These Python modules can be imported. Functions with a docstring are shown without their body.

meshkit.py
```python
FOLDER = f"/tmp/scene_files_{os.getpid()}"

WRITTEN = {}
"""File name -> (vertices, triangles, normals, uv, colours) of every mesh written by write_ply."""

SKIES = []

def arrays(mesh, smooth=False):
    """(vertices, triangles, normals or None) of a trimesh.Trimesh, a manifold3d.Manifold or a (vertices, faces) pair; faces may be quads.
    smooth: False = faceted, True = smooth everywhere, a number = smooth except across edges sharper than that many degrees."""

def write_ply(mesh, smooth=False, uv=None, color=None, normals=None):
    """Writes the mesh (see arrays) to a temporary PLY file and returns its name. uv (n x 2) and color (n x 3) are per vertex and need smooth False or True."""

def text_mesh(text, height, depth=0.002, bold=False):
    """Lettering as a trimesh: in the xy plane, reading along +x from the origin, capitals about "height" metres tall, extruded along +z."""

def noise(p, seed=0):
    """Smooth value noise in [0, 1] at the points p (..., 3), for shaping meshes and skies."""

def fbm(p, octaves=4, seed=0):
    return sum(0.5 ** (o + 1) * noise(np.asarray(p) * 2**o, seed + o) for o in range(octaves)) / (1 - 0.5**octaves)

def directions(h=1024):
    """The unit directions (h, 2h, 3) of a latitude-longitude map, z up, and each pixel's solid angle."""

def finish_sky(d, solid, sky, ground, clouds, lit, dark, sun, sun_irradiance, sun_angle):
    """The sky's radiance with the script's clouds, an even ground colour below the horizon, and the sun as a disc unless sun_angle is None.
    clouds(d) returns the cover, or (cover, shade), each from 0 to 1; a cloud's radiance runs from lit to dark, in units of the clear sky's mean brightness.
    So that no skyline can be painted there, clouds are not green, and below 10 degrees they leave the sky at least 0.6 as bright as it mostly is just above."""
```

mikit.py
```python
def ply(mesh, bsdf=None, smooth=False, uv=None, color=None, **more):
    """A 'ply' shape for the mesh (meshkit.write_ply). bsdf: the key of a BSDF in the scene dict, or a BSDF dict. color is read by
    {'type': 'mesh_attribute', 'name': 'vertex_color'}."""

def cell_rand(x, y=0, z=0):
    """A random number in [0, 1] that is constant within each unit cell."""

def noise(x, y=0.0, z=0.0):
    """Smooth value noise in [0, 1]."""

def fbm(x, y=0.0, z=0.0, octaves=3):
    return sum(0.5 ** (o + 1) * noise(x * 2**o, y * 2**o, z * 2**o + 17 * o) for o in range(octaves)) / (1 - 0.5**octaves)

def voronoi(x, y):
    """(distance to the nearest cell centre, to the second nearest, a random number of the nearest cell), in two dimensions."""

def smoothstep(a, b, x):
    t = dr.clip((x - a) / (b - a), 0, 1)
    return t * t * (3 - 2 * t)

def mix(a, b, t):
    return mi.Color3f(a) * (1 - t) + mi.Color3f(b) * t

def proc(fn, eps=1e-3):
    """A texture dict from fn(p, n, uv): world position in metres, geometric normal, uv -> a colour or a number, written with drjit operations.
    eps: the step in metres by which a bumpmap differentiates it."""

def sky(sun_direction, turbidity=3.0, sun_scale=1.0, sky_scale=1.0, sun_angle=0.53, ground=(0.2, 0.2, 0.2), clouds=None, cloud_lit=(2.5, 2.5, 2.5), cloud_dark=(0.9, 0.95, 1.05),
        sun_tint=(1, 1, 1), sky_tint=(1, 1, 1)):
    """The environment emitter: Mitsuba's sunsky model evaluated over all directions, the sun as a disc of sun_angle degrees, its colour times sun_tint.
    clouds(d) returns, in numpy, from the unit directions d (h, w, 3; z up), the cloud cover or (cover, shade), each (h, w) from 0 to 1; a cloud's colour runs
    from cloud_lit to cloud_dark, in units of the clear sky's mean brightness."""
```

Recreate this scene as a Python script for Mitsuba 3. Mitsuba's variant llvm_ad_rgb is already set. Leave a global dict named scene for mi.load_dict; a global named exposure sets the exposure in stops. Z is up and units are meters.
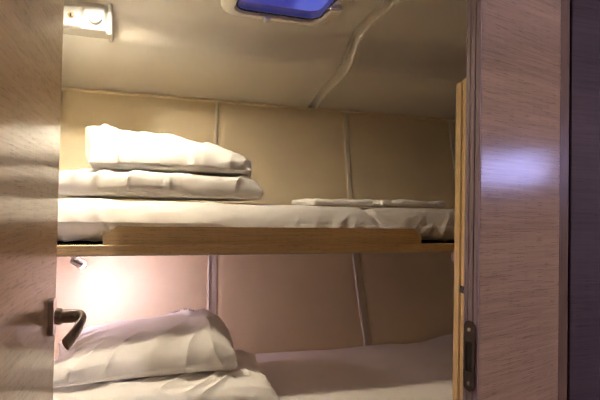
import math
import numpy as np, trimesh, manifold3d as m3
import drjit as dr
import mitsuba as mi
import mikit, meshkit
from mikit import noise as N, fbm as FB, smoothstep as SS, mix as MX

T = mi.ScalarTransform4f
scene, labels = {}, {}

# ------------------------------------------------------------------ camera
EYE = np.array([0.0, 0.0, 1.15])
YAW, PITCH, ROLL, FPX = math.radians(17.0), math.radians(1.07), math.radians(1.03), 480.0
fwd = np.array([math.sin(YAW) * math.cos(PITCH), math.cos(YAW) * math.cos(PITCH), math.sin(PITCH)])
right0 = np.array([math.cos(YAW), -math.sin(YAW), 0.0])
up = np.cross(right0, fwd) * math.cos(ROLL) - right0 * math.sin(ROLL)
scene['camera'] = {'type': 'perspective', 'fov': math.degrees(2 * math.atan(300 / FPX)), 'fov_axis': 'x',
                   'near_clip': 0.05, 'far_clip': 60.0,
                   'to_world': T().look_at(origin=EYE.tolist(), target=(EYE + fwd).tolist(), up=up.tolist())}
exposure = 0.75

# ------------------------------------------------------------------ light: dusk sky, lamps of the cabin
def cloud_cover(d):
    c = meshkit.fbm(d * 5.0 + 3.3, 3, 0)
    return np.clip((c - 0.565) * 22, 0, 1) * 0.95
scene['sky'] = mikit.sky((-0.85, -0.5, 0.12), turbidity=3.0, sun_scale=0.0, sky_scale=2.9, sky_tint=(0.42, 0.42, 1.35),
                         clouds=cloud_cover, cloud_lit=(1.7, 2.3, 5.0), cloud_dark=(0.8, 0.9, 2.0))
LAMP = np.array([-0.22, 1.69, 1.885])          # ceiling lamp above the upper berth
LAMP_RGB = [950.0, 810.0, 600.0]
READ = np.array([-0.252, 1.955, 0.930])        # reading light under the upper berth
READ_AIM = READ + np.array([0.52, 0.20, -0.33])
READ_RGB = [330.0, 247.0, 312.0]
PORT_RGB = [2.6, 2.8, 6.3]                     # dusk seen through the portlight of the passage
PASS_FILL_RGB = [385.0, 318.0, 325.0]                     # unseen fill lamp added in the passage

# ------------------------------------------------------------------ materials
def rgb(*c): return {'type': 'rgb', 'value': list(c)}
def mat(name, d):
    scene[name] = d
    return name
def two(d): return {'type': 'twosided', 'bsdf': d}
def plain(name, c, rough=0.5, spec=0.5, metal=0.0, **k):
    return mat(name, two({'type': 'principled', 'base_color': rgb(*c), 'roughness': rough, 'specular': spec, 'metallic': metal, **k}))

def veneer(c0, c1, along, across, s=1.0):
    """oak veneer: grain runs along the unit vector, streaks vary across it"""
    def f(p, n, uv):
        a = p.x * along[0] + p.y * along[1] + p.z * along[2]
        b = p.x * across[0] + p.y * across[1] + p.z * across[2]
        b = b + 0.012 * N(a * 2.2, b * 5.0, 3.0)
        g = 0.55 * N(a * 7.0 * s, b * 260.0 * s, 1.0) + 0.45 * N(a * 16.0 * s, b * 560.0 * s, 7.0)
        pore = SS(0.72, 0.86, N(a * 38.0 * s, b * 900.0 * s, 4.0))
        broad = N(a * 1.3, b * 28.0, 9.0)
        return MX(c0, c1, dr.clip(0.62 * g + 0.38 * broad, 0, 1)) * (1 - 0.22 * pore)
    return f
T_DIR = np.array([0.961, 0.276, 0.0])           # direction of the passage bulkhead
P_DIR = np.array([-0.276, 0.961, 0.0])          # its thickness, away from the passage
def veneer_mat(name, f, rough, coat=None, ior=1.62):
    if coat:
        return mat(name, two({'type': 'roughplastic', 'distribution': 'ggx', 'alpha': rough, 'int_ior': ior, 'nonlinear': True, 'diffuse_reflectance': mikit.proc(f)}))
    return mat(name, two({'type': 'principled', 'base_color': mikit.proc(f), 'roughness': rough, 'specular': 0.1 if rough > .6 else 0.45}))
X, Y, Z = (1, 0, 0), (0, 1, 0), (0, 0, 1)
veneer_mat('oak_door', veneer((.50, .37, .22), (.68, .53, .35), Y, Z), 0.032, True, 1.8)
veneer_mat('oak_bulkhead', veneer((.36, .27, .215), (.62, .485, .40), T_DIR, Z), 0.03, True)
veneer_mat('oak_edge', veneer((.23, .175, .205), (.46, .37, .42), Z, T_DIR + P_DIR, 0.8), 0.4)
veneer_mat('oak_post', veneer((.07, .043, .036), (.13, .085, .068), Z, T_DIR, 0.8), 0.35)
veneer_mat('oak_passage_dimmed', veneer((.030, .021, .032), (.066, .047, .068), X, Z), 0.62)  # same oak, with dim purple dusk light put into the veneer colour
veneer_mat('oak_rail', veneer((.54, .39, .19), (.76, .57, .31), X, Z), 0.35)
veneer_mat('oak_locker', veneer((.50, .34, .15), (.70, .50, .26), Z, Y), 0.4)

def vinyl_f(p, n, uv):
    v = 0.93 + 0.10 * FB(p.x * 9.0, p.y * 9.0, p.z * 9.0) + 0.05 * (N(p.x * 240.0, p.y * 240.0, p.z * 240.0) - 0.5)
    return mi.Color3f(.80, .69, .50) * v
def vinyl_h(p, n, uv):
    return 0.0006 * N(p.x * 160.0, p.y * 160.0, p.z * 160.0) + 0.0005 * N(p.x * 420.0, p.y * 420.0, p.z * 420.0)
mat('vinyl', {'type': 'bumpmap', 'scale': 1.0, 'arbitrary': mikit.proc(vinyl_h, 5e-4),
              'bsdf': two({'type': 'principled', 'base_color': mikit.proc(vinyl_f), 'roughness': 0.55, 'specular': 0.35})})
def linen_f(p, n, uv):
    return mi.Color3f(.77, .755, .72) * (0.97 + 0.05 * N(p.x * 300.0, p.y * 300.0, p.z * 300.0))
mat('linen', two({'type': 'principled', 'base_color': mikit.proc(linen_f), 'roughness': 0.85, 'specular': 0.15, 'sheen': 0.25}))
def liner_f(p, n, uv):
    return mi.Color3f(.74, .695, .62) * (0.96 + 0.06 * FB(p.x * 5.0, p.y * 5.0, p.z * 5.0))
mat('liner', two({'type': 'principled', 'base_color': mikit.proc(liner_f), 'roughness': 0.42, 'specular': 0.4}))
plain('batten_white', (.66, .62, .60), 0.35)
plain('batten_grey', (.68, .62, .52), 0.4)
plain('white_plastic', (.52, .495, .44), 0.4)
plain('ivory_plastic', (.36, .32, .25), 0.4)
plain('black_plastic', (.012, .012, .014), 0.35)
plain('hatch_frame', (.78, .73, .63), 0.3)
plain('gasket', (.05, .05, .06), 0.5)
plain('dark_steel', (.20, .17, .16), 0.28, metal=1.0)
plain('handle_steel', (.34, .30, .28), 0.2, metal=1.0)
plain('chrome', (.75, .73, .70), 0.15, metal=1.0)
plain('brass', (.45, .33, .16), 0.3, metal=1.0)
plain('bronze', (.085, .07, .065), 0.38, metal=0.6)
plain('berth_base', (.02, .018, .016), 0.6)
plain('painted_wood', (.55, .50, .43), 0.5)
plain('sole', (.22, .13, .07), 0.4)
plain('ink_blue', (.06, .06, .22), 0.8)
plain('pink_plastic', (.72, .60, .52), 0.35)
mat('acrylic', {'type': 'thindielectric', 'specular_transmittance': rgb(.42, .42, .95), 'specular_reflectance': rgb(.8, .8, .8)})

# ------------------------------------------------------------------ helpers
def put(key, mesh, bsdf, smooth=False, **more):
    k, i = key, 0
    while k in scene:
        i += 1
        k = f'{key}_{i:03d}'
    scene[k] = mikit.ply(mesh, bsdf, smooth, **more)
    return k
def tag(key, label=None, cat=None, group=None, kind=None):
    d = labels.setdefault(key, {})
    for a, b in (('label', label), ('category', cat), ('group', group), ('kind', kind)):
        if b: d[a] = b
def chamfer(size, c=0.003):
    sx, sy, sz = [s / 2 for s in size]
    c = min(c, sx * .9, sy * .9, sz * .9)
    pts = []
    for x in (-1, 1):
        for y in (-1, 1):
            for z in (-1, 1):
                pts += [(x * sx, y * (sy - c), z * (sz - c)), (x * (sx - c), y * sy, z * (sz - c)), (x * (sx - c), y * (sy - c), z * sz)]
    return trimesh.convex.convex_hull(np.array(pts))
def box(lo, hi, c=0.003):
    lo, hi = np.array(lo, float), np.array(hi, float)
    b = chamfer(hi - lo, c)
    b.apply_translation((lo + hi) / 2)
    return b
def frame(mesh, o, ax, ay, az):
    M = np.eye(4); M[:3, 0], M[:3, 1], M[:3, 2], M[:3, 3] = ax, ay, az, o
    mesh = mesh.copy(); mesh.apply_transform(M)
    if np.linalg.det(M[:3, :3]) < 0: mesh.invert()
    return mesh
def cat(*ms): return trimesh.util.concatenate(ms)
def lathe(profile, o, axis, n=32):
    m = trimesh.creation.revolve(np.array(profile, float), sections=n)
    z = np.array(axis, float) / np.linalg.norm(axis)
    x = np.cross(z, [0, 0, 1.0] if abs(z[2]) < .9 else [1.0, 0, 0]); x /= np.linalg.norm(x)
    m = frame(m, o, x, np.cross(z, x), z)
    trimesh.repair.fix_normals(m)
    return m
def rrect(w, h, r, n=6):
    pts = []
    for cx, cy, a0 in ((w / 2 - r, h / 2 - r, 0), (-w / 2 + r, h / 2 - r, 90), (-w / 2 + r, -h / 2 + r, 180), (w / 2 - r, -h / 2 + r, 270)):
        for k in range(n + 1):
            a = math.radians(a0 + 90 * k / n)
            pts.append((cx + r * math.cos(a), cy + r * math.sin(a)))
    return np.array(pts)
def ring_loft(loops, closed=True, caps=False):
    """loops: list of (n,3) rings; quads between neighbours"""
    L = np.array(loops); m, n = L.shape[:2]
    f = []
    for i in range(m - 1):
        for j in range(n if closed else n - 1):
            a, b = i * n + j, i * n + (j + 1) % n
            f += [(a, b, b + n), (a, b + n, a + n)]
    v = L.reshape(-1, 3)
    if caps:
        c0, c1 = len(v), len(v) + 1
        v = np.vstack([v, L[0].mean(0), L[-1].mean(0)])
        for j in range(n):
            f += [(c0, (j + 1) % n, j), (c1, (m - 1) * n + j, (m - 1) * n + (j + 1) % n)]
    me = trimesh.Trimesh(v, np.array(f), process=False)
    if closed and caps: trimesh.repair.fix_normals(me)
    return me
def sweep(path, sect, up_hint=(0, 0, 1), scales=None):
    """closed section (n,2) swept along a path, capped"""
    p = np.array(path, float); t = np.gradient(p, axis=0); t /= np.linalg.norm(t, axis=1, keepdims=True)
    loops = []
    for i in range(len(p)):
        a = np.cross(t[i], up_hint); a /= np.linalg.norm(a)
        b = np.cross(a, t[i])
        s = (1, 1) if scales is None else scales[i]
        loops.append(p[i] + sect[:, :1] * s[0] * a + sect[:, 1:] * s[1] * b)
    return ring_loft(loops, True, True)
def grid(P):
    n, m = P.shape[:2]
    i, j = np.meshgrid(np.arange(n - 1), np.arange(m - 1), indexing='ij')
    a = (i * m + j).ravel()
    f = np.vstack([np.stack([a, a + m, a + m + 1], 1), np.stack([a, a + m + 1, a + 1], 1)])
    return trimesh.Trimesh(P.reshape(-1, 3), f, process=False)
def softbox(lo, hi, r, step):
    """rounded box on a fine grid, for things made of cloth"""
    lo, hi = np.array(lo, float), np.array(hi, float); s = hi - lo
    vs, fs, at = [], [], 0
    for ax in range(3):
        u, v = [k for k in range(3) if k != ax]
        nu, nv = max(2, int(s[u] / step)), max(2, int(s[v] / step))
        def ease(n, L):
            q = np.linspace(0, 1, n + 1); e = np.linspace(0, 1, 9)[:-1] * min(r, L / 2) / L
            return np.unique(np.concatenate([e, 1 - e, q[(q > e[-1]) & (q < 1 - e[-1])], [min(r, L / 2) / L, 1 - min(r, L / 2) / L]]).round(6))
        gu, gv = np.meshgrid(ease(nu, s[u]), ease(nv, s[v]), indexing='ij')
        for side in (0, 1):
            P = np.zeros(gu.shape + (3,)); P[..., u] = lo[u] + gu * s[u]; P[..., v] = lo[v] + gv * s[v]; P[..., ax] = hi[ax] if side else lo[ax]
            g = grid(P); f = g.faces if (side == 1) == (ax != 1) else g.faces[:, ::-1]
            vs.append(g.vertices); fs.append(f + at); at += len(g.vertices)
    m = trimesh.Trimesh(np.vstack(vs), np.vstack(fs), process=False)
    m.merge_vertices(digits_vertex=5)
    p = np.array(m.vertices); c = np.clip(p, lo + r, hi - r); d = p - c
    L = np.maximum(np.linalg.norm(d, axis=1, keepdims=True), 1e-9)
    nrm = d / L
    m.vertices = c + nrm * r
    return m, nrm
def nz(p, f, seed=0, oct=2):
    return meshkit.fbm(np.asarray(p) * np.array(f), oct, seed) - 0.5

def pillow(w, d, height, seed, nx=72, ny=50, steps=260, iters=7):
    """A pillowcase: two sheets sewn at their rims, inflated by pressure and settled on the ground plane, so that it puckers at the seams."""
    x, y = np.meshgrid(np.linspace(-w / 2, w / 2, nx + 1), np.linspace(-d / 2, d / 2, ny + 1), indexing='ij')
    dome = np.clip((1 - (2 * x / w) ** 2) * (1 - (2 * y / d) ** 2), 0, 1) ** .5 * height * .30
    jit = (meshkit.noise(np.stack([x * 28, y * 28, x * 0], -1), seed) - .5) * .006
    P = np.stack([np.stack([x, y, dome + jit + height * .5], -1), np.stack([x, y, -dome * .7 + jit + height * .5], -1)])
    V = np.zeros_like(P)
    rx, ry = w / nx, d / ny
    rd = math.hypot(rx, ry)
    def con(A, B, L, k):
        dd = B - A
        l = np.sqrt((dd * dd).sum(-1, keepdims=True)) + 1e-9
        c = dd * (k * .5 * (l - L) / l)
        A += c; B -= c
    dt = 1 / 60
    for s in range(steps):
        top, bot = P[0], P[1]
        n = np.cross(P[:, 2:, 1:-1] - P[:, :-2, 1:-1], P[:, 1:-1, 2:] - P[:, 1:-1, :-2])
        n /= np.linalg.norm(n, axis=-1, keepdims=True) + 1e-9
        n[1] *= -1
        vol = (top[..., 2] - bot[..., 2]).sum() * rx * ry
        pr = np.clip((w * d * height * .58 - vol) / (w * d * height) * 30, -1, 2)
        V[..., 2] -= .8 * dt
        V[:, 1:-1, 1:-1] += n * pr * dt
        V *= 0.9
        old = P.copy()
        P += V * dt
        for _ in range(iters):
            for q in (0, 1):
                con(P[:, q:-1:2], P[:, q + 1::2], rx, 1.0) if P[:, q:-1:2].shape[1] == P[:, q + 1::2].shape[1] else con(P[:, q:-1:2][:, :P[:, q + 1::2].shape[1]], P[:, q + 1::2], rx, 1.0)
                A, B = P[:, :, q:-1:2], P[:, :, q + 1::2]
                con(A[:, :, :B.shape[2]], B, ry, 1.0)
            for q in (0, 1):
                A, B = P[:, q:-1:2, :-1], P[:, q + 1::2, 1:]
                m = min(A.shape[1], B.shape[1]); con(A[:, :m], B[:, :m], rd, .35)
                A, B = P[:, q:-1:2, 1:], P[:, q + 1::2, :-1]
                m = min(A.shape[1], B.shape[1]); con(A[:, :m], B[:, :m], rd, .35)
            for q in (0, 1, 2, 3):
                A, B = P[:, q:-2:4], P[:, q + 2::4]
                m = min(A.shape[1], B.shape[1]); con(A[:, :m], B[:, :m], 2 * rx, .10)
                A, B = P[:, :, q:-2:4], P[:, :, q + 2::4]
                m = min(A.shape[2], B.shape[2]); con(A[:, :, :m], B[:, :, :m], 2 * ry, .10)
            for sl in ((slice(None), 0), (slice(None), -1), (0, slice(None)), (-1, slice(None))):
                av = (P[0][sl] + P[1][sl]) * .5
                P[0][sl] = av; P[1][sl] = av
            np.maximum(P[..., 2], 0, out=P[..., 2])
        V = (P - old) / dt
    g0, g1 = grid(P[0]), grid(P[1]); g1.invert()
    m = trimesh.Trimesh(np.vstack([g0.vertices, g1.vertices]), np.vstack([g0.faces, g1.faces + len(g0.vertices)]), process=False)
    m.merge_vertices(digits_vertex=5)
    v, f = trimesh.remesh.subdivide_loop(m.vertices, m.faces, iterations=1)
    m = trimesh.Trimesh(v, f, process=False)
    return m
def ridged(a, b, seed, pw=3.0):
    n = meshkit.noise(np.stack([a, b, 0 * a], -1), seed)
    return (1 - np.abs(2 * n - 1)) ** pw
def wrinkle(m, w, d, seed, amp=1.0, lean=1.0):
    """creases of a cotton case: gathers running in from the seams, and long diagonal drag folds"""
    v = np.array(m.vertices); n = np.array(m.vertex_normals)
    x, y = v[:, 0], v[:, 1]
    wx = x + .05 * nz(v, (7, 7, 7), seed + 1); wy = y + .05 * nz(v, (7, 7, 7), seed + 2)
    ex, ey = np.clip(w * .49 - np.abs(x), 0, 1), np.clip(d * .485 - np.abs(y), 0, 1)
    lx = .03 + .07 * meshkit.noise(np.stack([y * 9, 0 * y, np.sign(x)], -1), seed + 3)
    ly = .03 + .08 * meshkit.noise(np.stack([x * 9, 0 * x, np.sign(y)], -1), seed + 4)
    gat = np.where(y < 0, .45, 1.0) * np.exp(-ey / ly) * (ridged(wx * 26, wy * 3, seed + 5, 2.0) - .35) + np.exp(-ex / lx) * (ridged(wy * 24, wx * 3, seed + 6, 2.0) - .35)
    side = np.clip(np.minimum(ex, ey) / .012, 0, 1)
    c, s = math.cos(math.radians(52)), math.sin(math.radians(52)) * lean
    a, b = wx * s - wy * c, wx * c + wy * s
    msk = np.clip(meshkit.noise(np.stack([x * 5, y * 5, 0 * x], -1), seed + 7) * 2.2 - .55, 0, 1)
    drag = ridged(a * 17, b * 4.0, seed + 8, 3.0) * msk
    a2, b2 = wx * c + wy * s * .6, -wx * s + wy * c
    drag2 = ridged(a2 * 21, b2 * 5, seed + 9, 5.0) * np.clip(1 - msk, 0, 1)
    soft = nz(v, (9, 9, 9), seed + 10) * .008
    disp = side * (.0065 * gat + .0085 * drag + .0050 * drag2) + soft
    keep = np.clip(n[:, 2] * 1.5 + .9, .15, 1)
    m = m.copy(); m.vertices = v + n * (amp * disp * keep)[:, None]
    return m
def place(m, o, rz=0, rx=0, ry=0, warp=None):
    m = m.copy()
    if warp: m.vertices = warp(np.array(m.vertices))
    R = trimesh.transformations.euler_matrix(math.radians(rx), math.radians(ry), math.radians(rz), 'sxyz')
    m.apply_transform(R); m.apply_translation(o)
    return m

# ------------------------------------------------------------------ hull side: cushioned panels and battens
HZ = np.array([0.30, 0.42, 0.53, 0.69, 0.93, 1.25, 1.50, 1.72]); HY = np.array([1.93, 1.99, 2.035, 2.12, 2.24, 2.37, 2.45, 2.505])
from scipy.interpolate import PchipInterpolator
hull_y = PchipInterpolator(HZ, HY)
def seam_x(i, z):     # the battens lean a little, as the hull tapers
    base = [-.425, .305, 1.02, 1.70, 2.4][i]
    return base + (.045 + .003 * i) * (z - 1.7) * (1 if i else .6)
def hull_panel(i, z0, z1):
    nu, nv = 30, 24
    u, v = np.meshgrid(np.linspace(0, 1, nu), np.linspace(0, 1, nv), indexing='ij')
    z = z0 + (z1 - z0) * v
    xa, xb = seam_x(i, z) + .004, seam_x(i + 1, z) - .004
    x = xa + (xb - xa) * u
    edge = np.minimum(np.minimum(u * (xb - xa), (1 - u) * (xb - xa)), np.minimum(v, 1 - v) * (z1 - z0))
    puff = .010 * (1 - np.exp(-edge / .014))
    return grid(np.stack([x, hull_y(z) - puff, z], -1)[:, ::-1])
bz = np.linspace(0.30, 1.72, 30)
prof = np.concatenate([np.stack([hull_y(bz) + .006, bz], 1), np.stack([hull_y(bz[::-1]) + .036, bz[::-1]], 1)])
from shapely.geometry import Polygon
hull_solid = frame(trimesh.creation.extrude_polygon(Polygon(prof), 2.81, engine='earcut'), np.array([-.46, 0, 0]), np.array([0, 1.0, 0]), np.array([0, 0, 1.0]), np.array([1.0, 0, 0]))
put('wall_hull', hull_solid, 'painted_wood'); tag('wall_hull', 'curved hull side lined with beige vinyl panels behind both berths', kind='structure')
for i in range(4):
    put('wall_hull__panel', hull_panel(i, 1.08, 1.70), 'vinyl', True)
for i in range(4):
    put('wall_hull__panel', hull_panel(i, 0.50, 1.075), 'vinyl', True)
def batten(i, z0, z1, w, th, dx=0.0):
    zs = np.linspace(z0, z1, 40); loops = []
    for z in zs:
        x, y = seam_x(i, z) + dx, float(hull_y(z))
        loops.append([(x - w / 2, y, z), (x - w / 2, y - th + .003, z), (x - w / 2 + .004, y - th, z), (x + w / 2 - .004, y - th, z), (x + w / 2, y - th + .003, z), (x + w / 2, y, z)])
    return ring_loft(loops, True, True)
for i in (1, 2, 3):
    put('wall_hull__batten', batten(i, 1.09, 1.70, .014 if i == 1 else .026, .018), 'batten_grey', 30)
for i in (1, 2, 3):
    k = put('wall_hull__batten', batten(i, .51, 1.0, .040, .013), 'batten_white' if i == 1 else 'batten_grey', 30)
    put(k + '__rib', batten(i, .51, 1.0, .010, .020, -.017), 'batten_white', 30)
    tag(k, 'upright batten with a pale rib between the lower panels')
# horizontal strip where the lining meets the deck-head
xs = np.array([-.46, 2.35])
put('trim_1', ring_loft([[(x, 2.515, 1.690), (x, 2.480, 1.690), (x, 2.478, 1.697), (x, 2.482, 1.704), (x, 2.515, 1.704)] for x in xs], True, True), 'vinyl')
tag('trim_1', 'thin lip where the ceiling moulding meets the hull lining', kind='structure')

# ------------------------------------------------------------------ ceiling moulding with its step, hatch opening and ridge
cp = np.array([(2.53, 1.697), (2.46, 1.715), (2.38, 1.738), (2.28, 1.757), (2.16, 1.771), (2.06, 1.783), (2.01, 1.797), (1.975, 1.822), (1.945, 1.855), (1.915, 1.884), (1.875, 1.904), (1.83, 1.913), (1.77, 1.917), (1.6, 1.92)])
ct = np.concatenate([[0], np.cumsum(np.linalg.norm(np.diff(cp, axis=0), axis=1))])
cy, cz = PchipInterpolator(ct, cp[:, 0]), PchipInterpolator(ct, cp[:, 1])
tt = np.linspace(0, ct[-1] - .0, 70)
yy, zz = cy(tt), cz(tt)
pts = np.stack([yy, zz], 1)
# part of the ceiling behind the hatch (profile), then a flat sheet with a hole for it
def prof_sheet(x0, x1, nx):
    gx = np.linspace(x0, x1, nx)
    k = tt <= ct[-1]
    A = np.zeros((nx, len(tt), 3)); A[..., 0] = gx[:, None]; A[..., 1] = yy; A[..., 2] = zz
    return A
RX = .83                                          # where the seam runs
HX0, HX1, HY0, HY1 = .272, .606, 1.36, 1.778      # hatch opening in the ceiling
yk = yy > HY1 + .001
def strip(x0, x1, ys, zs):
    A = np.zeros((2, len(ys), 3)); A[0, :, 0], A[1, :, 0] = x0, x1; A[..., 1] = ys; A[..., 2] = zs
    return grid(A)
yb = np.concatenate([yy[yk], [HY1]]); zb = np.concatenate([zz[yk], [float(np.interp(HY1, yy[::-1], zz[::-1]))]])
ceil_parts = [strip(-.46, RX - .036, yb, zb), strip(RX + .022, 2.35, yb, zb)]
yf = np.concatenate([[HY1], yy[~yk], [HY0]]); zf = np.concatenate([[zb[-1]], zz[~yk], [1.92]])
ceil_parts += [strip(-.46, HX0, yf, zf), strip(HX1, RX - .036, yf, zf), strip(RX + .022, 2.35, yf, zf), strip(-.46, RX - .036, np.array([HY0, .60]), np.array([1.92, 1.92])), strip(RX + .022, 2.35, np.array([HY0, .60]), np.array([1.92, 1.92]))]
put('ceiling', cat(*ceil_parts), 'liner', 40)
tag('ceiling', 'cream moulded ceiling of the cabin with a stepped cove above the berth', kind='structure')
put('ceiling__upper_skin', cat(box((-.46, HY1 + .42, 1.97), (2.35, 2.6, 1.99)), box((-.46, .6, 1.97), (HX0 - .12, HY1 + .42, 1.99)), box((HX1 + .16, .6, 1.97), (2.35, HY1 + .42, 1.99)), box((HX0 - .12, .6, 1.97), (HX1 + .16, HY0 - .05, 1.99))), 'painted_wood')
# the seam: a hollow channel on its left, a rounded lip on its right, following the moulded profile
tan = np.gradient(pts, axis=0); tan /= np.linalg.norm(tan, axis=1, keepdims=True)
nor = np.stack([-tan[:, 1], tan[:, 0]], 1)
nor *= np.where((nor @ np.array([-.3, -1.0])) > 0, 1, -1)[:, None]
sect = [(-.036, 0), (-.033, -.001), (-.029, -.010), (-.024, -.020), (-.017, -.026), (-.010, -.025), (-.004, -.016), (-.002, -.003), (.001, .007), (.006, .0105), (.011, .010), (.016, .006), (.022, 0)]
rows = [[(RX + sx, yy[k] + nor[k, 0] * h, zz[k] + nor[k, 1] * h) for sx, h in sect] for k in range(len(tt))]
rows.append([(p[0], .60, p[2]) for p in rows[-1]])
put('ceiling__seam_channel', grid(np.array(rows)), 'liner', 40)
tag('ceiling__seam_channel', 'moulded seam with a rounded lip running down the ceiling to the hull lining')

# ------------------------------------------------------------------ overhead hatch
hc = np.array([(HX0 + HX1) / 2, (HY0 + HY1) / 2]); hw, hh = HX1 - HX0, HY1 - HY0
def rr(w, h, r, z): 
    q = rrect(w, h, r, 7); return np.column_stack([q + hc, np.full(len(q), z)])
fr = [rr(hw + .105, hh + .105, .085, 1.921), rr(hw + .105, hh + .105, .085, 1.894), rr(hw + .094, hh + .094, .081, 1.886), rr(hw + .030, hh + .030, .062, 1.880), rr(hw + .012, hh + .012, .055, 1.880), rr(hw + .004, hh + .004, .052, 1.886), rr(hw, hh, .05, 1.896), rr(hw, hh, .05, 1.926), rr(hw + .06, hh + .06, .08, 1.926)]
put('window_1__frame', ring_loft(fr + fr[:1]), 'hatch_frame', 40)
ga = [rr(hw - .001, hh - .001, .05, 1.890), rr(hw - .012, hh - .012, .045, 1.890), rr(hw - .015, hh - .015, .043, 1.893), rr(hw - .001, hh - .001, .05, 1.897)]
put('window_1__gasket', ring_loft(ga + ga[:1]), 'gasket', 40)
pn = rr(hw - .004, hh - .004, .05, 1.898)
put('window_1__pane', trimesh.Trimesh(np.vstack([pn, [[*hc, 1.898]]]), [(j, (j + 1) % len(pn), len(pn)) for j in range(len(pn))], process=False), 'acrylic')
tag('window_1', 'overhead hatch with cream rounded frame and blue dusk sky in its pane', kind='structure')
tag('window_1__pane', 'blue tinted acrylic pane')
def latch(o, out):
    o = np.array(o); ox = np.array([*out, 0.0]); oy = np.cross([0, 0, 1], ox)
    b = lathe([(0, -.014), (.013, -.014), (.016, -.010), (.016, 0), (0, 0)], o, (0, 0, 1), 20)
    lev = frame(chamfer((.040, .022, .012), .003), o + np.array([0, 0, -.010]) - ox * .010, ox, oy, np.array([0, 0, 1.0]))
    return cat(b, lev)
put('window_1__latch', latch((.398, HY1 + .014, 1.880), (0, 1)), 'batten_white', 40)
put('window_1__latch', latch((HX1 + .013, 1.60, 1.880), (1, 0)), 'batten_white', 40)

# ------------------------------------------------------------------ room shell
put('wall_left', box((-.49, .35, 0), (-.46, 2.58, 1.97), .001), 'liner'); tag('wall_left', 'plain cream bulkhead at the head of the berths', kind='structure')
put('wall_right', box((2.35, .95, 0), (2.38, 2.58, 1.97), .001), 'liner'); tag('wall_right', 'cream bulkhead at the foot of the berths', kind='structure')
put('floor', box((-1.25, -1.55, -.04), (2.38, 2.4, 0), .001), 'sole'); tag('floor', 'dark wooden cabin sole', kind='structure')
C = np.array([0.618, 0.804, 0.0])
def slab(t0, t1, p0, p1, z0, z1, c=.002):
    m = chamfer((t1 - t0, p1 - p0, z1 - z0), c)
    o = C + T_DIR * (t0 + t1) / 2 + P_DIR * (p0 + p1) / 2 + np.array([0, 0, (z0 + z1) / 2])
    return frame(m, o, T_DIR, P_DIR, np.array([0, 0, 1.0]))
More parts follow.
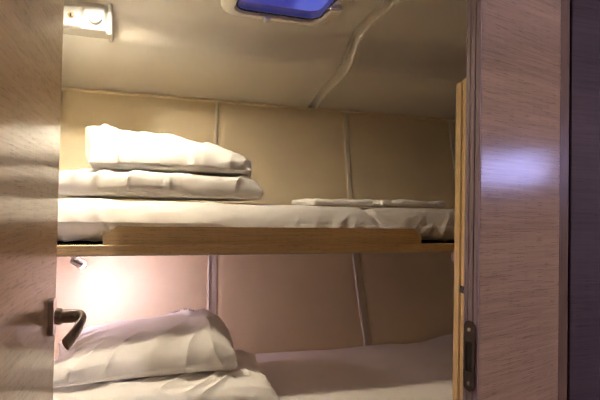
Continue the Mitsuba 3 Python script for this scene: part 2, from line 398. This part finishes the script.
# bulkhead beside the doorway: oak panel, edge band with lock plate, post, then the passage panel
put('wall_bulkhead', slab(.001, .291, 0, .0345, 0, 1.97), 'oak_bulkhead')
tag('wall_bulkhead', 'glossy oak bulkhead panel right of the doorway with a bluish reflection', kind='structure')
put('wall_bulkhead__edge_band', cat(slab(-.002, .0012, 0, .0115, 0, 1.95, .0008), slab(-.0025, .0012, .0125, .0235, 0, 1.95, .0008), slab(-.002, .0012, .0245, .0345, 0, 1.95, .0008)), 'oak_edge')
tag('wall_bulkhead__edge_band', 'dark grained edge band of the bulkhead')
# strike plate, built in (p, z) on the edge, facing -T_DIR
from shapely.geometry import Polygon
def plate2d(w, h, r): return Polygon(rrect(w, h, r, 8))
def on_edge(poly, th, p, z, off):
    m = trimesh.creation.extrude_polygon(poly, th, engine='earcut')
    return frame(m, C + P_DIR * p + np.array([0, 0, z]) - T_DIR * off, P_DIR, np.array([0, 0, 1.0]), -T_DIR)
PZ, PP = .863, .018
body = plate2d(.026, .140, .013).difference(Polygon(rrect(.015, .060, .003) + [.001, -.002]))
k = put('wall_bulkhead__strike_plate', on_edge(body, .0022, PP, PZ, .0025), 'bronze')
tag(k, 'dark bronze lock strike plate with rounded ends and two screws')
put('wall_bulkhead__strike_plate__pocket', on_edge(Polygon(rrect(.0149, .0599, .003) + [.001, -.002]), .0004, PP, PZ, .0024), 'black_plastic')
for dz in (.052, -.055):
    put('wall_bulkhead__strike_plate__screw', lathe([(0, .0014), (.0035, .0010), (.0042, 0), (0, 0)], C + P_DIR * PP + np.array([0, 0, PZ + dz]) - T_DIR * .0047, -T_DIR, 18), 'chrome', 40)
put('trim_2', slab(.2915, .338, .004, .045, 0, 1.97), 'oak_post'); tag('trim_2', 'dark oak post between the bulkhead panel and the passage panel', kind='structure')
c2 = C + T_DIR * .339
put('wall_passage', box((c2[0] + .004, c2[1] + .004, 0), (2.30, c2[1] + .034, 1.97), .002), 'oak_passage_dimmed')
tag('wall_passage', 'dark oak panel with horizontal grain at the right edge, dim purple dusk light painted into its colour', kind='structure')
put('wall_passage__backing', box((c2[0] - .03, c2[1] + .012, 0), (c2[0] + .01, c2[1] + .04, 1.97), .001), 'black_plastic')
# doorway: header and the bulkhead left of the hinge, passage behind the camera
put('wall_header', slab(-1.9, .0, -.002, .034, 1.84, 1.99), 'oak_bulkhead'); tag('wall_header', 'oak header over the doorway', kind='structure')
put('wall_hinge', slab(-1.95, -.90, -.002, .034, 0, 1.84), 'oak_bulkhead'); tag('wall_hinge', 'oak bulkhead left of the door hinge', kind='structure')
put('wall_back', box((-1.25, -1.58, 0), (2.30, -1.55, 1.97), .001), 'oak_passage_dimmed'); tag('wall_back', 'oak bulkhead across the passage', kind='structure')
put('wall_passage_left', box((-1.28, -1.58, 0), (-1.25, .4, 1.97), .001), 'oak_passage_dimmed'); tag('wall_passage_left', 'oak bulkhead at the left of the passage', kind='structure')
put('ceiling_passage', box((-1.28, -1.58, 1.97), (2.33, .95, 2.0), .001), 'liner'); tag('ceiling_passage', 'cream headliner of the passage', kind='structure')
# topside of the passage with a long portlight
PX, PY0, PY1, PZ0, PZ1 = 2.30, .10, .515, 1.29, 1.47
put('wall_topside', cat(box((PX, -1.58, 0), (PX + .03, 1.0, PZ0), .001), box((PX, -1.58, PZ1), (PX + .03, 1.0, 1.97), .001), box((PX, -1.58, PZ0), (PX + .03, PY0, PZ1), .001), box((PX, PY1, PZ0), (PX + .03, 1.0, PZ1), .001)), 'liner')
tag('wall_topside', 'cream topside of the passage around the portlight', kind='structure')
def prr(w, h, r, x):
    q = rrect(w, h, r, 6); return np.column_stack([np.full(len(q), x), q[:, 0] + (PY0 + PY1) / 2, q[:, 1] + (PZ0 + PZ1) / 2])
pf = [prr(PY1 - PY0 + .03, PZ1 - PZ0 + .03, .05, PX), prr(PY1 - PY0 + .03, PZ1 - PZ0 + .03, .05, PX - .008), prr(PY1 - PY0 - .02, PZ1 - PZ0 - .02, .04, PX - .008), prr(PY1 - PY0 - .02, PZ1 - PZ0 - .02, .04, PX + .02)]
put('window_2__frame', ring_loft(pf), 'hatch_frame', 40)
pq = prr(PY1 - PY0 - .018, PZ1 - PZ0 - .018, .04, PX + .018)
pm = trimesh.Trimesh(np.vstack([pq, pq.mean(0)[None]]), [((j + 1) % len(pq), j, len(pq)) for j in range(len(pq))], process=False)
put('window_2__pane', pm, 'gasket', emitter={'type': 'area', 'radiance': rgb(*PORT_RGB)})
tag('window_2', 'long portlight of the passage with blue dusk light', kind='structure')

# ------------------------------------------------------------------ cabin door (open, seen along its face), lever handle
DX = -.205
put('door_1__leaf', box((DX - .034, .575, .06), (DX, 1.2, 1.83), .003), 'oak_door')
tag('door_1', 'open oak veneered cabin door at the left with a lever handle near its edge', kind='structure')
HP = np.array([DX, 1.134, .911])
plate = trimesh.creation.extrude_polygon(Polygon(rrect(.034, .078, .006)), .010, engine='earcut')
put('door_1__rose', frame(plate, HP + np.array([0, 0, 0]), np.array([0, 1.0, 0]), np.array([0, 0, 1.0]), np.array([1.0, 0, 0])), 'chrome')
tag('door_1__rose', 'chrome backplate')
ang = np.linspace(0, 2 * np.pi, 24, endpoint=False)
neck = lathe([(0, .0), (.018, .0), (.018, .010), (.0145, .014), (.0145, .034), (0, .034)], HP + [.012, 0, 0], (1, 0, 0), 24)
path = np.array([(.038, 0, 0), (.050, -.000, .000), (.060, -.006, -.001), (.066, -.018, -.004), (.066, -.034, -.009), (.062, -.052, -.016), (.055, -.072, -.026), (.046, -.090, -.037)])
tq = np.linspace(0, 1, 40); base_t = np.linspace(0, 1, len(path))
path = np.stack([PchipInterpolator(base_t, path[:, k])(tq) for k in range(3)], 1) + HP
sec = np.column_stack([np.cos(ang), np.sin(ang)])
sc = [( .0142 * (1 - s) + .006 * s, .0142 * (1 - s) + .0150 * s) for s in np.clip((tq - .1) / .45, 0, 1)]
put('door_1__lever', cat(neck, sweep(path, sec, (0, 0, 1), sc)), 'handle_steel', 40)
tag('door_1__lever', 'polished steel lever curving down and back')
put('door_1__lock_case', box((DX - .0300, 1.199, .84), (DX - .006, 1.2022, .99), .001), 'chrome')

# ------------------------------------------------------------------ upper berth
put('upper_berth__base', cat(box((-.455, 1.606, .998), (1.74, 2.03, 1.026), .002), ), 'berth_base')
bb = np.array([(-.455, 2.03), (1.74, 2.03), (1.74, 2.255), (-.455, 2.255)])
put('upper_berth__base', box((-.455, 2.03, .998), (1.74, 2.265, 1.026), .002), 'berth_base')
put('upper_berth__underside', box((-.455, 1.607, .992), (1.74, 2.262, .998), .001), 'painted_wood')
put('upper_berth__rail', box((-.455, 1.588, .9985), (1.74, 1.606, 1.0285), .003), 'oak_rail')
tag('upper_berth__rail', 'pale oak lower rail along the front')
lee = Polygon([(-.146, 1.0285), (.968, 1.0285), (.968, 1.045), (.935, 1.0805), (-.105, 1.0835), (-.146, 1.052)])
le = trimesh.creation.extrude_polygon(lee, .016, engine='earcut')
put('upper_berth__lee_board', frame(le, np.array([0, 1.610, 0]), np.array([1.0, 0, 0]), np.array([0, 0, 1.0]), np.array([0, -1.0, 0])), 'oak_rail')
cap = [(-.1475, 1.0525), (-.1055, 1.0845), (.9355, 1.0815), (.9695, 1.0455)]
capm = cat(*[sweep([np.array([a[0], 1.602, a[1]]), np.array([b[0], 1.602, b[1]])], np.array([(-.0085, -.0015), (.0085, -.0015), (.0085, .0015), (-.0085, .0015)]), (0, .02, 1)) for a, b in zip(cap[:-1], cap[1:])])
put('upper_berth__lee_board__edge_band', capm, 'oak_locker')
tag('upper_berth__lee_board', 'oak lee board with sloping ends')
tag('upper_berth', 'upper bunk shelf with an oak lee board along its front edge', 'bunk')
put('upper_berth__bracket', cat(box((1.135, 1.63, .952), (1.165, 1.652, .992), .004), lathe([(0, 0), (.007, 0), (.007, .018), (0, .02)], (1.150, 1.63, .966), (0, -1, 0), 16)), 'pink_plastic', 30)
tag('upper_berth__bracket', 'small pale bracket under the right end')

def mattress(lo, hi, r, step, fn, shoulder=0.0):
    m, n = softbox(lo, hi, r, step)
    v = np.array(m.vertices)
    if shoulder:                      # the front leans back towards the top like a tucked sheet
        q = np.clip((v[:, 2] - lo[2] - .02) / (hi[2] - lo[2] - .02), 0, 1)
        v[:, 1] += shoulder * q ** 1.6 * np.clip(1 - (v[:, 1] - lo[1]) / .22, 0, 1)
        n = trimesh.Trimesh(v, m.faces, process=False).vertex_normals
    v = v + n * fn(v, n)[:, None]
    v[:, 1] = np.minimum(v[:, 1], hull_y(v[:, 2]) - .018)
    m.vertices = v
    return m
def up_fn(v, n):
    x, y, z = v.T
    d = .010 * nz(v, (6, 6, 10), 1) + .006 * nz(v, (18, 14, 30), 2)
    front = np.clip((1.70 - y) / .06, 0, 1)
    # drag folds of the fitted sheet on the front: diagonal, strongest at the ends
    ends = np.exp(-((x + .22) / .12) ** 2) + np.exp(-((x - 1.12) / .16) ** 2) + .25 + .5 * np.exp(-((x - .62) / .14) ** 2)
    sl = np.where(x < .4, 1.0, -1.0)
    a = (x + sl * (z - 1.1) * .9)
    d += front * ends * .011 * (ridged(a * 26 + 2 * nz(v, (5, 5, 5), 9), (z + x) * 4, 4, 2.5) - .3)
    # the tuck where the top sheet is parted
    line = x - (.783 + (1.165 - z) * .75)
    w = .012 + .02 * np.clip((1.16 - z) / .08, 0, 1)
    d -= front * .020 * np.exp(-(line / w) ** 2) * np.clip((z - 1.075) / .05, 0, 1)
    d -= np.clip(1 - front, 0, 1) * .012 * np.exp(-((x - .783 - .1 * (y - 1.66)) / .02) ** 2) * (n[:, 2] > .3)
    d += .007 * np.exp(-((x + .25) / .25) ** 2) * (n[:, 2] > .2)
    d -= .006 * np.clip((x - .3) / .5, 0, 1) * (n[:, 2] > .2)
    return d
put('upper_mattress', mattress((-.452, 1.628, 1.034), (1.72, 2.275, 1.166), .062, .0085, up_fn, .045), 'linen', True)
tag('upper_mattress', 'upper bunk mattress in a white fitted sheet, tucked behind the oak lee board', 'mattress')

def boxy(v, h, pw):
    v = v.copy(); top = v[:, 2].max()
    v[:, 2] = h * (1 - (1 - v[:, 2] / top) ** pw)
    return v
pB = pillow(.72, .46, .12, 11)
pB.vertices = boxy(np.array(pB.vertices), .086, 4.0)
pB = wrinkle(pB, .70, .45, 15, 1.5)
put('flat_pillow', place(pB, (.027, 1.925, 1.180), 1.0), 'linen', True)
tag('flat_pillow', 'flat white pillow lying on the upper mattress under the plump pillow', 'pillow')
pA = pillow(.645, .44, .17, 3)
def wedge(m, w, d, l0, l1, thick, flare=0.0):
    """the far edge is propped up, more at the left end"""
    v, n = np.array(m.vertices), np.array(m.vertex_normals)
    q = np.clip(.5 + v[:, 1] / d, 0, 1); e = np.clip(.5 + v[:, 0] / w, 0, 1)
    wt = np.clip((n[:, 2] + .9) / .7, 0, 1)
    v[:, 2] = v[:, 2] * thick(e) + wt * q * (l0 * (1 - e) + l1 * e)
    ear = np.hypot((v[:, 0] + w / 2) / .10, (v[:, 1] - d / 2) / .14)
    v[:, 2] += l0 * .30 * np.exp(-ear ** 2)
    v[:, 0] *= 1 + flare * (q - .5)
    m = m.copy(); m.vertices = v
    return m
pA = wrinkle(wedge(pA, .62, .42, .140, .032, lambda e: .70 - .06 * e, .24), .58, .42, 8, 2.2)
put('plump_pillow', place(pA, (.070, 1.945, 1.277), -1), 'linen', True)
tag('plump_pillow', 'plump white pillow on top of the pile on the upper bunk', 'pillow')

def folded(lo, hi, seed, amp):
    m, n = softbox(lo, hi, (hi[2] - lo[2]) * .49, .007)
    v = np.array(m.vertices); c = (np.array(lo) + hi) / 2
    h = amp * (nz(v, (13, 13, 4), seed) * 2 + nz(v, (34, 34, 8), seed + 1))
    t = (v[:, 2] - lo[2]) / (hi[2] - lo[2])
    v[:, 2] += h * t
    v[:, 0] += .02 * nz(v, (3, 8, 60), seed + 2); v[:, 1] += .02 * nz(v, (8, 3, 60), seed + 3)
    m.vertices = v
    return m
put('folded_sheet', folded((.585, 1.74, 1.166), (.845, 2.05, 1.190), 21, .012), 'linen', True)
tag('folded_sheet', 'thin folded white sheet on the upper mattress, left of the tuck', 'sheet', 'folded sheets on the upper bunk')
put('folded_sheet_001', folded((.865, 1.72, 1.166), (1.16, 2.03, 1.190), 31, .015), 'linen', True)
tag('folded_sheet_001', 'rumpled folded white sheet at the foot of the upper mattress', 'sheet', 'folded sheets on the upper bunk')

# ------------------------------------------------------------------ lower berth
put('lower_berth__base', box((-.455, 1.262, 0), (1.74, 1.90, .40), .003), 'painted_wood')
put('lower_berth__front_rail', box((-.455, 1.237, .36), (1.74, 1.262, .40), .004), 'oak_rail')
tag('lower_berth', 'lower bunk base with an oak front rail', 'bunk')
def low_fn(v, n):
    x, y, z = v.T
    d = .012 * nz(v, (5, 6, 10), 41) + .006 * nz(v, (16, 22, 20), 42)
    d += .03 * np.exp(-((x - 1.42) / .14) ** 2 - ((y - 2.0) / .06) ** 2) * (n[:, 2] > .2)
    return d
put('lower_mattress', mattress((-.452, 1.268, .412), (1.72, 2.045, .530), .04, .012, low_fn), 'linen', True)
tag('lower_mattress', 'lower bunk mattress in a white sheet against the hull lining', 'mattress')
pE = pillow(.80, .50, .13, 23)
pE.vertices = boxy(np.array(pE.vertices), .084, 3.6)
pE = wrinkle(pE, .78, .48, 23, 2.0)
put('flat_pillow_001', place(pE, (-.015, 1.595, .542), -1.0), 'linen', True)
tag('flat_pillow_001', 'flat white pillow at the bottom of the lower bunk, under the large pillow', 'pillow')
pC = pillow(.64, .46, .185, 37)
pC = wedge(pC, .62, .44, .0, .03, lambda e: .58 + .37 * e)
cv = np.array(pC.vertices); cv[:, 0] = np.where(cv[:, 0] < 0, cv[:, 0] * 1.13, cv[:, 0]); cv[:, 0] = np.where(cv[:, 0] > .12, .12 + (cv[:, 0] - .12) * .42, cv[:, 0]); pC.vertices = cv
pC = wrinkle(pC, .58, .44, 37, 2.3, -1.0)
put('large_pillow', place(pC, (.052, 1.695, .640), 3), 'linen', True)
lp = meshkit.WRITTEN[scene['large_pillow']['filename']][0]
marks = []
for k, q in enumerate(np.linspace(.075, .150, 14)):
    if k in (5, 9): continue
    c = lp[np.abs(lp[:, 0] - q) < .005]; c = c[np.argmax((c[:, 2] - 1.15) / c[:, 1])] + [0, -.010, -.0015]
    marks.append(box(c + [-.0018, -.003, -.001], c + [.0018, .003, .0016], .0004))
put('large_pillow__printed_mark', cat(*marks), 'ink_blue'); tag('large_pillow__printed_mark', 'faint row of blue print', kind='stuff')
tag('large_pillow', 'large white pillow on the lower bunk, half in the shade of the bunk above', 'pillow')

# ------------------------------------------------------------------ locker beside the doorway
LX = .85
put('locker__side_panel', box((LX, .93, 0), (LX + .02, 1.188, 1.535), .002), 'oak_locker')
put('locker__door', box((LX, 1.1925, .06), (LX + .42, 1.222, 1.53), .003), 'oak_locker')
put('locker__top', box((LX + .02, .95, 1.50), (LX + .42, 1.188, 1.53), .002), 'oak_locker')
put('locker__body', box((LX + .021, .96, 0), (LX + .40, 1.186, 1.498), .002), 'gasket')
put('locker__catch', box((LX - .002, 1.172, .918), (LX + .01, 1.189, .938), .001), 'black_plastic')
tag('locker', 'narrow oak locker behind the doorway edge, its side and door edge lit warm', 'locker')
tag('locker__catch', 'small dark catch')

# ------------------------------------------------------------------ switch panel under the ceiling
def fy(poly, th, x, y, z):   # extruded towards the passage (-y)
    return frame(trimesh.creation.extrude_polygon(poly, th, engine='earcut'), np.array([x, y, z]), np.array([1.0, 0, 0]), np.array([0, 0, 1.0]), np.array([0, -1.0, 0]))
put('switch_panel__housing', box((-.345, 1.900, 1.792), (-.178, 1.985, 1.935), .004), 'white_plastic')
put('switch_panel__end_cap', box((-.178, 1.893, 1.780), (-.160, 1.985, 1.935), .004), 'white_plastic')
put('switch_panel__key_module', box((-.328, 1.890, 1.796), (-.264, 1.900, 1.872), .003), 'white_plastic')
put('switch_panel__key_module__key_switch', lathe([(0, .006), (.004, .006), (.005, .004), (.0085, .004), (.011, .002), (.011, 0), (0, 0)], (-.299, 1.890, 1.835), (0, -1, 0), 24), 'brass', 40)
put('switch_panel__key_module__slot', box((-.3005, 1.8825, 1.829), (-.2975, 1.8842, 1.841), .0005), 'black_plastic')
put('switch_panel__dimmer_module', box((-.256, 1.888, 1.790), (-.186, 1.900, 1.876), .003), 'white_plastic')
put('switch_panel__dimmer_module__dial', lathe([(0, .014), (.020, .014), (.0225, .012), (.0235, 0), (0, 0)], (-.219, 1.888, 1.835), (0, -1, 0), 40), 'ivory_plastic', 40)
tag('switch_panel', 'white two-part switch panel with key switch and round dimmer under the ceiling', 'switch panel')
tag('switch_panel__dimmer_module__dial', 'round ivory dimmer knob')
tag('switch_panel__key_module__key_switch', 'small brass key switch')

# ------------------------------------------------------------------ ceiling lamp (just above the frame)
lz = 1.918
put('ceiling_lamp__ring', lathe([(.030, -.016), (.040, -.018), (.046, -.012), (.047, 0), (.030, 0), (.030, -.016)], (LAMP[0], LAMP[1], lz), (0, 0, 1), 40), 'white_plastic', 40)
lens = lathe([(0, -.0075), (.014, -.0073), (.024, -.0068), (.0298, -.006), (.0298, -.002), (0, -.002)], (LAMP[0], LAMP[1], lz), (0, 0, 1), 32)
put('ceiling_lamp__lens', lens, 'white_plastic', 40, emitter={'type': 'area', 'radiance': rgb(*[c for c in LAMP_RGB])})
tag('ceiling_lamp', 'round warm ceiling lamp above the upper bunk', 'lamp')

# ------------------------------------------------------------------ reading light
ax = READ_AIM - READ; ax /= np.linalg.norm(ax)
put('reading_lamp__base', lathe([(0, 0), (.017, 0), (.017, -.006), (.006, -.009), (0, -.009)], (READ[0] - .035, READ[1] - .03, .9915), (0, 0, 1), 24), 'chrome', 40)
a0 = np.array([READ[0] - .035, READ[1] - .03, .985]); a1 = READ - ax * .03
put('reading_lamp__arm', sweep([a0, (a0 + a1) / 2 + np.array([0, 0, -.004]), a1], np.column_stack([np.cos(ang), np.sin(ang)]) * .005, (.3, .8, .1)), 'chrome', 40)
put('reading_lamp__head', lathe([(0, -.038), (.012, -.038), (.0165, -.033), (.0185, .002), (.0175, .004), (.0160, .002), (.0160, -.004), (0, -.004)], READ, ax, 32), 'chrome', 40)
put('reading_lamp__lens', lathe([(0, .018), (.006, .0165), (.011, .0125), (.0142, .007), (.0155, .000), (.0155, -.0035), (0, -.0035)], READ, ax, 32), 'white_plastic', 40, emitter={'type': 'area', 'radiance': rgb(*READ_RGB)})
tag('reading_lamp', 'small chrome reading lamp glowing under the upper bunk', 'lamp')
# ------------------------------------------------------------------ fill lamp added in the passage, out of view, to brighten bulkhead and door
LX0, LY0, LZ0 = 2.299, -1.0, 1.50
put('passage_fill_lamp__backplate', box((LX0 - .014, LY0 - .045, LZ0 - .15), (LX0, LY0 + .045, LZ0 + .15), .004), 'white_plastic')
dif = trimesh.creation.extrude_polygon(Polygon(rrect(.06, .24, .028)), .028, engine='earcut')
put('passage_fill_lamp__diffuser', frame(dif, np.array([LX0 - .014, LY0, LZ0]), np.array([0, -1.0, 0]), np.array([0, 0, 1.0]), np.array([-1.0, 0, 0])), 'white_plastic', emitter={'type': 'area', 'radiance': rgb(*PASS_FILL_RGB)})
tag('passage_fill_lamp', 'added fill lamp in the passage behind the viewer, brightening the bulkhead and door', 'lamp')
